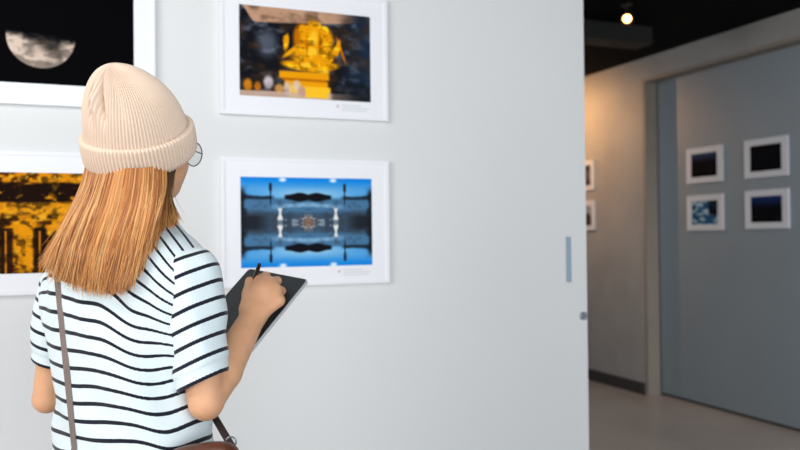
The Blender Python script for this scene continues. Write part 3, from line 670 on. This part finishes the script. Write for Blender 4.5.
# glasses
gc = HC + .103 * hF - .018 * Z; gl = T('eyeglasses', gc, 'thin round metal eyeglasses on the woman under the beanie', 'glasses')
wire = mat('gunmetal_wire', (84, 84, 92), .3, metal=.8)
glass = bpy.data.materials.new('lens_glass'); glass.use_nodes = True; gb = glass.node_tree.nodes['Principled BSDF']; gb.inputs['Transmission Weight'].default_value = 1; gb.inputs['Roughness'].default_value = .02; gb.inputs['IOR'].default_value = 1.1
for s_ in (-1, 1):
    c = gc + s_ * .034 * hR; pts = [c + .0235 * (math.cos(a) * hR + math.sin(a) * Z) + .0 * hF for a in np.linspace(0, 2 * math.pi, 40, endpoint=False)]
    G().tube(pts, .0011, 8, closed=True).build('rim', wire, gl, smooth=True, world=True)
    g = G().tube([c - .0004 * hF, c + .0004 * hF], .0228, 32); g.build('lens', glass, gl, world=True)
    h0 = c + s_ * .0235 * hR - .002 * Z; G().tube([h0, h0 + s_ * .006 * hR - .004 * hF, HC + s_ * .079 * hR + .02 * hF - .008 * Z, HC + s_ * .080 * hR - .02 * hF - .022 * Z], .0012, 8).build('temple', wire, gl, smooth=True, world=True)
G().tube([gc - .011 * hR, gc + .004 * Z, gc + .011 * hR], .0011, 8).build('bridge', wire, gl, smooth=True, world=True)
# tablet
tb = T('tablet_computer', TP(.5, .5, -.009), 'black-screened tablet with silver edge held by the woman', 'tablet')
def slab(d0, d1, m0, m1, r, n=8):
    g = G(); lu = np.linalg.norm(ab); lv = tabL; pts = []
    for cx, cy, a0 in ((lu - m1 - r, m1 + r, -90), (lu - m1 - r, lv - m1 - r, 0), (m1 + r, lv - m1 - r, 90), (m1 + r, m1 + r, 180)):
        for k in range(n + 1):
            a = math.radians(a0 + 90 * k / n); pts.append((cx + r * math.cos(a), cy + r * math.sin(a)))
    N_ = len(pts)
    for d in (d0, d1): g.v += [tuple(TP(x / lu, y / lv, d)) for x, y in pts]
    g.f = [tuple(range(N_)), tuple(reversed(range(N_, 2 * N_)))] + [(i, i + N_, (i + 1) % N_ + N_, (i + 1) % N_) for i in range(N_)]
    return g
slab(-.0075, -.0008, 0, 0, .010).build('tablet_body', mat('silver_edge', (196, 200, 206), .35, metal=.35), tb, world=True, bevel=.001)
slab(-.0009, .0, 0, .0018, .009).build('tablet_screen', mat('dark_screen', (34, 40, 46), .42), tb, world=True)
# stylus
tip_ = TP(0, 0, 0); d0 = P(248, 297, 1.) - np.array([0, 0, EYE]); tt_ = ((A_ - [0, 0, EYE]) @ tn) / (d0 @ tn); tip_ = np.array([0, 0, EYE]) + d0 * tt_
rear = P(259.6, 264, 1.596); st = T('stylus', tip_, 'black stylus pen gripped in the writing hand over tablet', 'pen')
dd = (rear - tip_); Lp = np.linalg.norm(dd); dd /= Lp
G().tube([tip_ + dd * .010, tip_ + dd * (Lp - .004), tip_ + dd * (Lp - .001), tip_ + dd * Lp], [.0042, .0042, .0036, .002], 16).build('barrel', m_black, st, smooth=True, world=True)
G().tube([tip_ + tn * .0005, tip_ + dd * .010], [.0008, .0040], 12).build('nib', mat('nib_grey', (70, 72, 76), .4), st, smooth=True, world=True)
# ---- shoulder bag and its strap
bag = T('shoulder_bag', P(200, 470, 1.335), 'brown leather shoulder bag at the woman\'s right hip', 'bag')
leather = mat('brown_leather', (98, 54, 34), .4, noise=.25, nscale=40, bump=.3, bscale=200)
strap_m = mat('strap_taupe', (118, 102, 96), .6, noise=.08, nscale=120); strap_d = mat('strap_dark', (58, 40, 34), .55)
def bf(l, f, z): return TC + l * bR + f * bF + z * Z
bo = P(200, 487, 1.345); bu = np.array([math.cos(.12), math.sin(.12) * -1, 0]); bd = np.array([math.sin(.12), math.cos(.12), 0])
def bagfield(rx, rz, ry, c, h=.003):
    f = Field(c - [.13, .09, .13], c + [.13, .09, .13], h)
    def fn(x, y, z):
        u = (x - c[0]) * bu[0] + (y - c[1]) * bu[1]; v = (x - c[0]) * bd[0] + (y - c[1]) * bd[1]; w = z - c[2] - (.012 * (u > -9) * (u / .08)) + .35 * np.maximum(np.abs(u) - .035, 0) ** 1 * 0
        q_ = (np.abs(u / rx) ** 3.2 + np.abs(w / rz) ** 3.2 + np.abs(v / ry) ** 2.6) ** (1 / 3.0); return ((q_ - 1) * ry).astype(np.float32)
    f.add(fn, c - [.11, .07, .11], c + [.11, .07, .11], 0); return f
f = bagfield(.070, .070, .026, bo); V, Q = f.mesh(); Vw = W(sm(V, Q, 1)) - OFF[bag.name]; o = obj('bag_body', Vw, Q, leather, None, True); o.parent = bag
f = bagfield(.072, .050, .030, bo + [0, -.002, .024]); V, Q = f.mesh(); Vw = W(sm(V, Q, 1)) - OFF[bag.name]; o = obj('flap', Vw, Q, leather, None, True); o.parent = bag
def shirt_b(px, py, front=False):
    """depth of the shirt's near (or far) face along the sight line through a point of its back"""
    e = np.array([0, 0, EYE]); d = P(px, py, 1.) - e; bs = np.arange(1.30, 1.70, .001)
    if front: bs = bs[::-1]
    for b in bs:
        p = e + d * b; i = np.round((p - SHB[0]) / SHB[1]).astype(int)
        if (i < 0).any() or (i >= SHF.shape).any(): continue
        if SHF[tuple(i)] < 0: return b
    return None
def ribbon(pts, width, thick, wdir):
    g = G(); n = len(pts)
    for i, p in enumerate(pts):
        t = pts[min(i + 1, n - 1)] - pts[max(i - 1, 0)]; t /= np.linalg.norm(t); w_ = wdir - (wdir @ t) * t; w_ /= np.linalg.norm(w_); nn_ = np.cross(t, w_)
        ww = width[i] if hasattr(width, '__len__') else width
        for a, b in ((-1, -1), (1, -1), (1, 1), (-1, 1)): g.v.append(tuple(p + a * ww / 2 * w_ + b * thick / 2 * nn_))
    for i in range(n - 1):
        for j in range(4): g.f.append((i * 4 + j, i * 4 + (j + 1) % 4, i * 4 + 4 + (j + 1) % 4, i * 4 + 4 + j))
    g.f += [(3, 2, 1, 0), tuple((n - 1) * 4 + j for j in range(4))]
    return g
pts = []
for k in np.linspace(0, 1, 40):
    px = 57 + 17.5 * k; py = 262 + 186 * k; b = shirt_b(px, py)
    if b: pts.append(P(px, py, b - .0035))
pts = np.array(pts)
for _ in range(6): pts[1:-1] = (pts[:-2] + pts[1:-1] * 2 + pts[2:]) / 4
top = pts[0]; start = [SL + [.055, .02, .062], SL + [.050, -.02, .060]]
end = [bf(-.03, -.135, .87), bo + [-.055, -.01, .05]]
allp = [np.array(p) for p in start] + list(pts - [0, .0015, 0]) + [np.array(p) for p in end]
wd = np.interp(np.arange(len(allp)), [0, 8, len(allp) - 1], [.0135, .0135, .0085])
ribbon(allp, wd, .0026, np.array([.95, .1, .2])).build('shoulder_strap', strap_m, bag, world=True, bevel=.0006)
fp = [SL + [.055, .02, .062], SL + [.07, .075, .02], bf(-.06, .112, 1.22), bf(.02, .114, 1.12), bf(.10, .098, 1.03), P(207, 400, 1.53), P(213, 414, 1.49), P(221, 428, 1.44), P(231, 445, 1.385), bo + [.062, .0, .055]]
fp = catmull(fp, np.linspace(0, 1, 50))
ribbon(fp, .013, .003, np.array([.8, -.5, .3])).build('front_strap', strap_d, bag, world=True, bevel=.0006)
G().tube([P(231, 442, 1.375) + .009 * np.array([math.cos(a), 0, math.sin(a)]) for a in np.linspace(0, 6.283, 20, endpoint=False)], .0016, 8, closed=True).build('ring', m_metal, bag, smooth=True, world=True)

# ------------------------------------------------------------------ light
def area(name, loc, aim, sx, sy, power, col):
    ld = bpy.data.lights.new(name, 'AREA'); ld.shape = 'RECTANGLE'; ld.size = sx; ld.size_y = sy; ld.energy = power; ld.color = col
    o = bpy.data.objects.new(name, ld); COL.objects.link(o); o.location = loc; o.rotation_euler = (Vector(aim) - Vector(loc)).to_track_quat('-Z', 'Y').to_euler(); return o
area('daylight_left', (-4.2, -.6, 1.75), (0, 2.2, 1.2), 2.6, 1.9, 92, (1.0, .98, .96))
area('daylight_behind', (.8, -2.7, 1.7), (.4, 2.6, 1.3), 4.0, 1.9, 92, (.94, .98, 1))
area('corridor_fill', (2.45, 5.1, 2.66), (3.5, 5.1, .3), .6, 2.6, 25, (.98, .97, 1))  # added fill to brighten the corridor, no real fixture
area('ceiling_wash', (-.9, .9, 2.66), (0, 2.6, 1.3), 2.4, .7, 32, (1, .98, .96))
ld = bpy.data.lights.new('panel_fill', 'SPOT'); ld.energy = 520; ld.color = (.93, .96, 1); ld.spot_size = math.radians(36); ld.spot_blend = .9; ld.shadow_soft_size = .8  # added unseen spot that lifts the grey panel and the floor beyond
o = bpy.data.objects.new('panel_fill', ld); COL.objects.link(o); o.location = (3.4, -2.6, 2.3); o.rotation_euler = (Vector((3.95, 4.6, .35)) - o.location).to_track_quat('-Z', 'Y').to_euler()
w = bpy.data.worlds.new('world'); SC.world = w; w.use_nodes = True
w.node_tree.nodes['Background'].inputs[0].default_value = (.78, .88, 1, 1); w.node_tree.nodes['Background'].inputs[1].default_value = .55
vs = SC.view_settings; vs.view_transform = 'Standard'; vs.look = 'None'; vs.gamma = 1; vs.use_curve_mapping = False; vs.exposure = .3
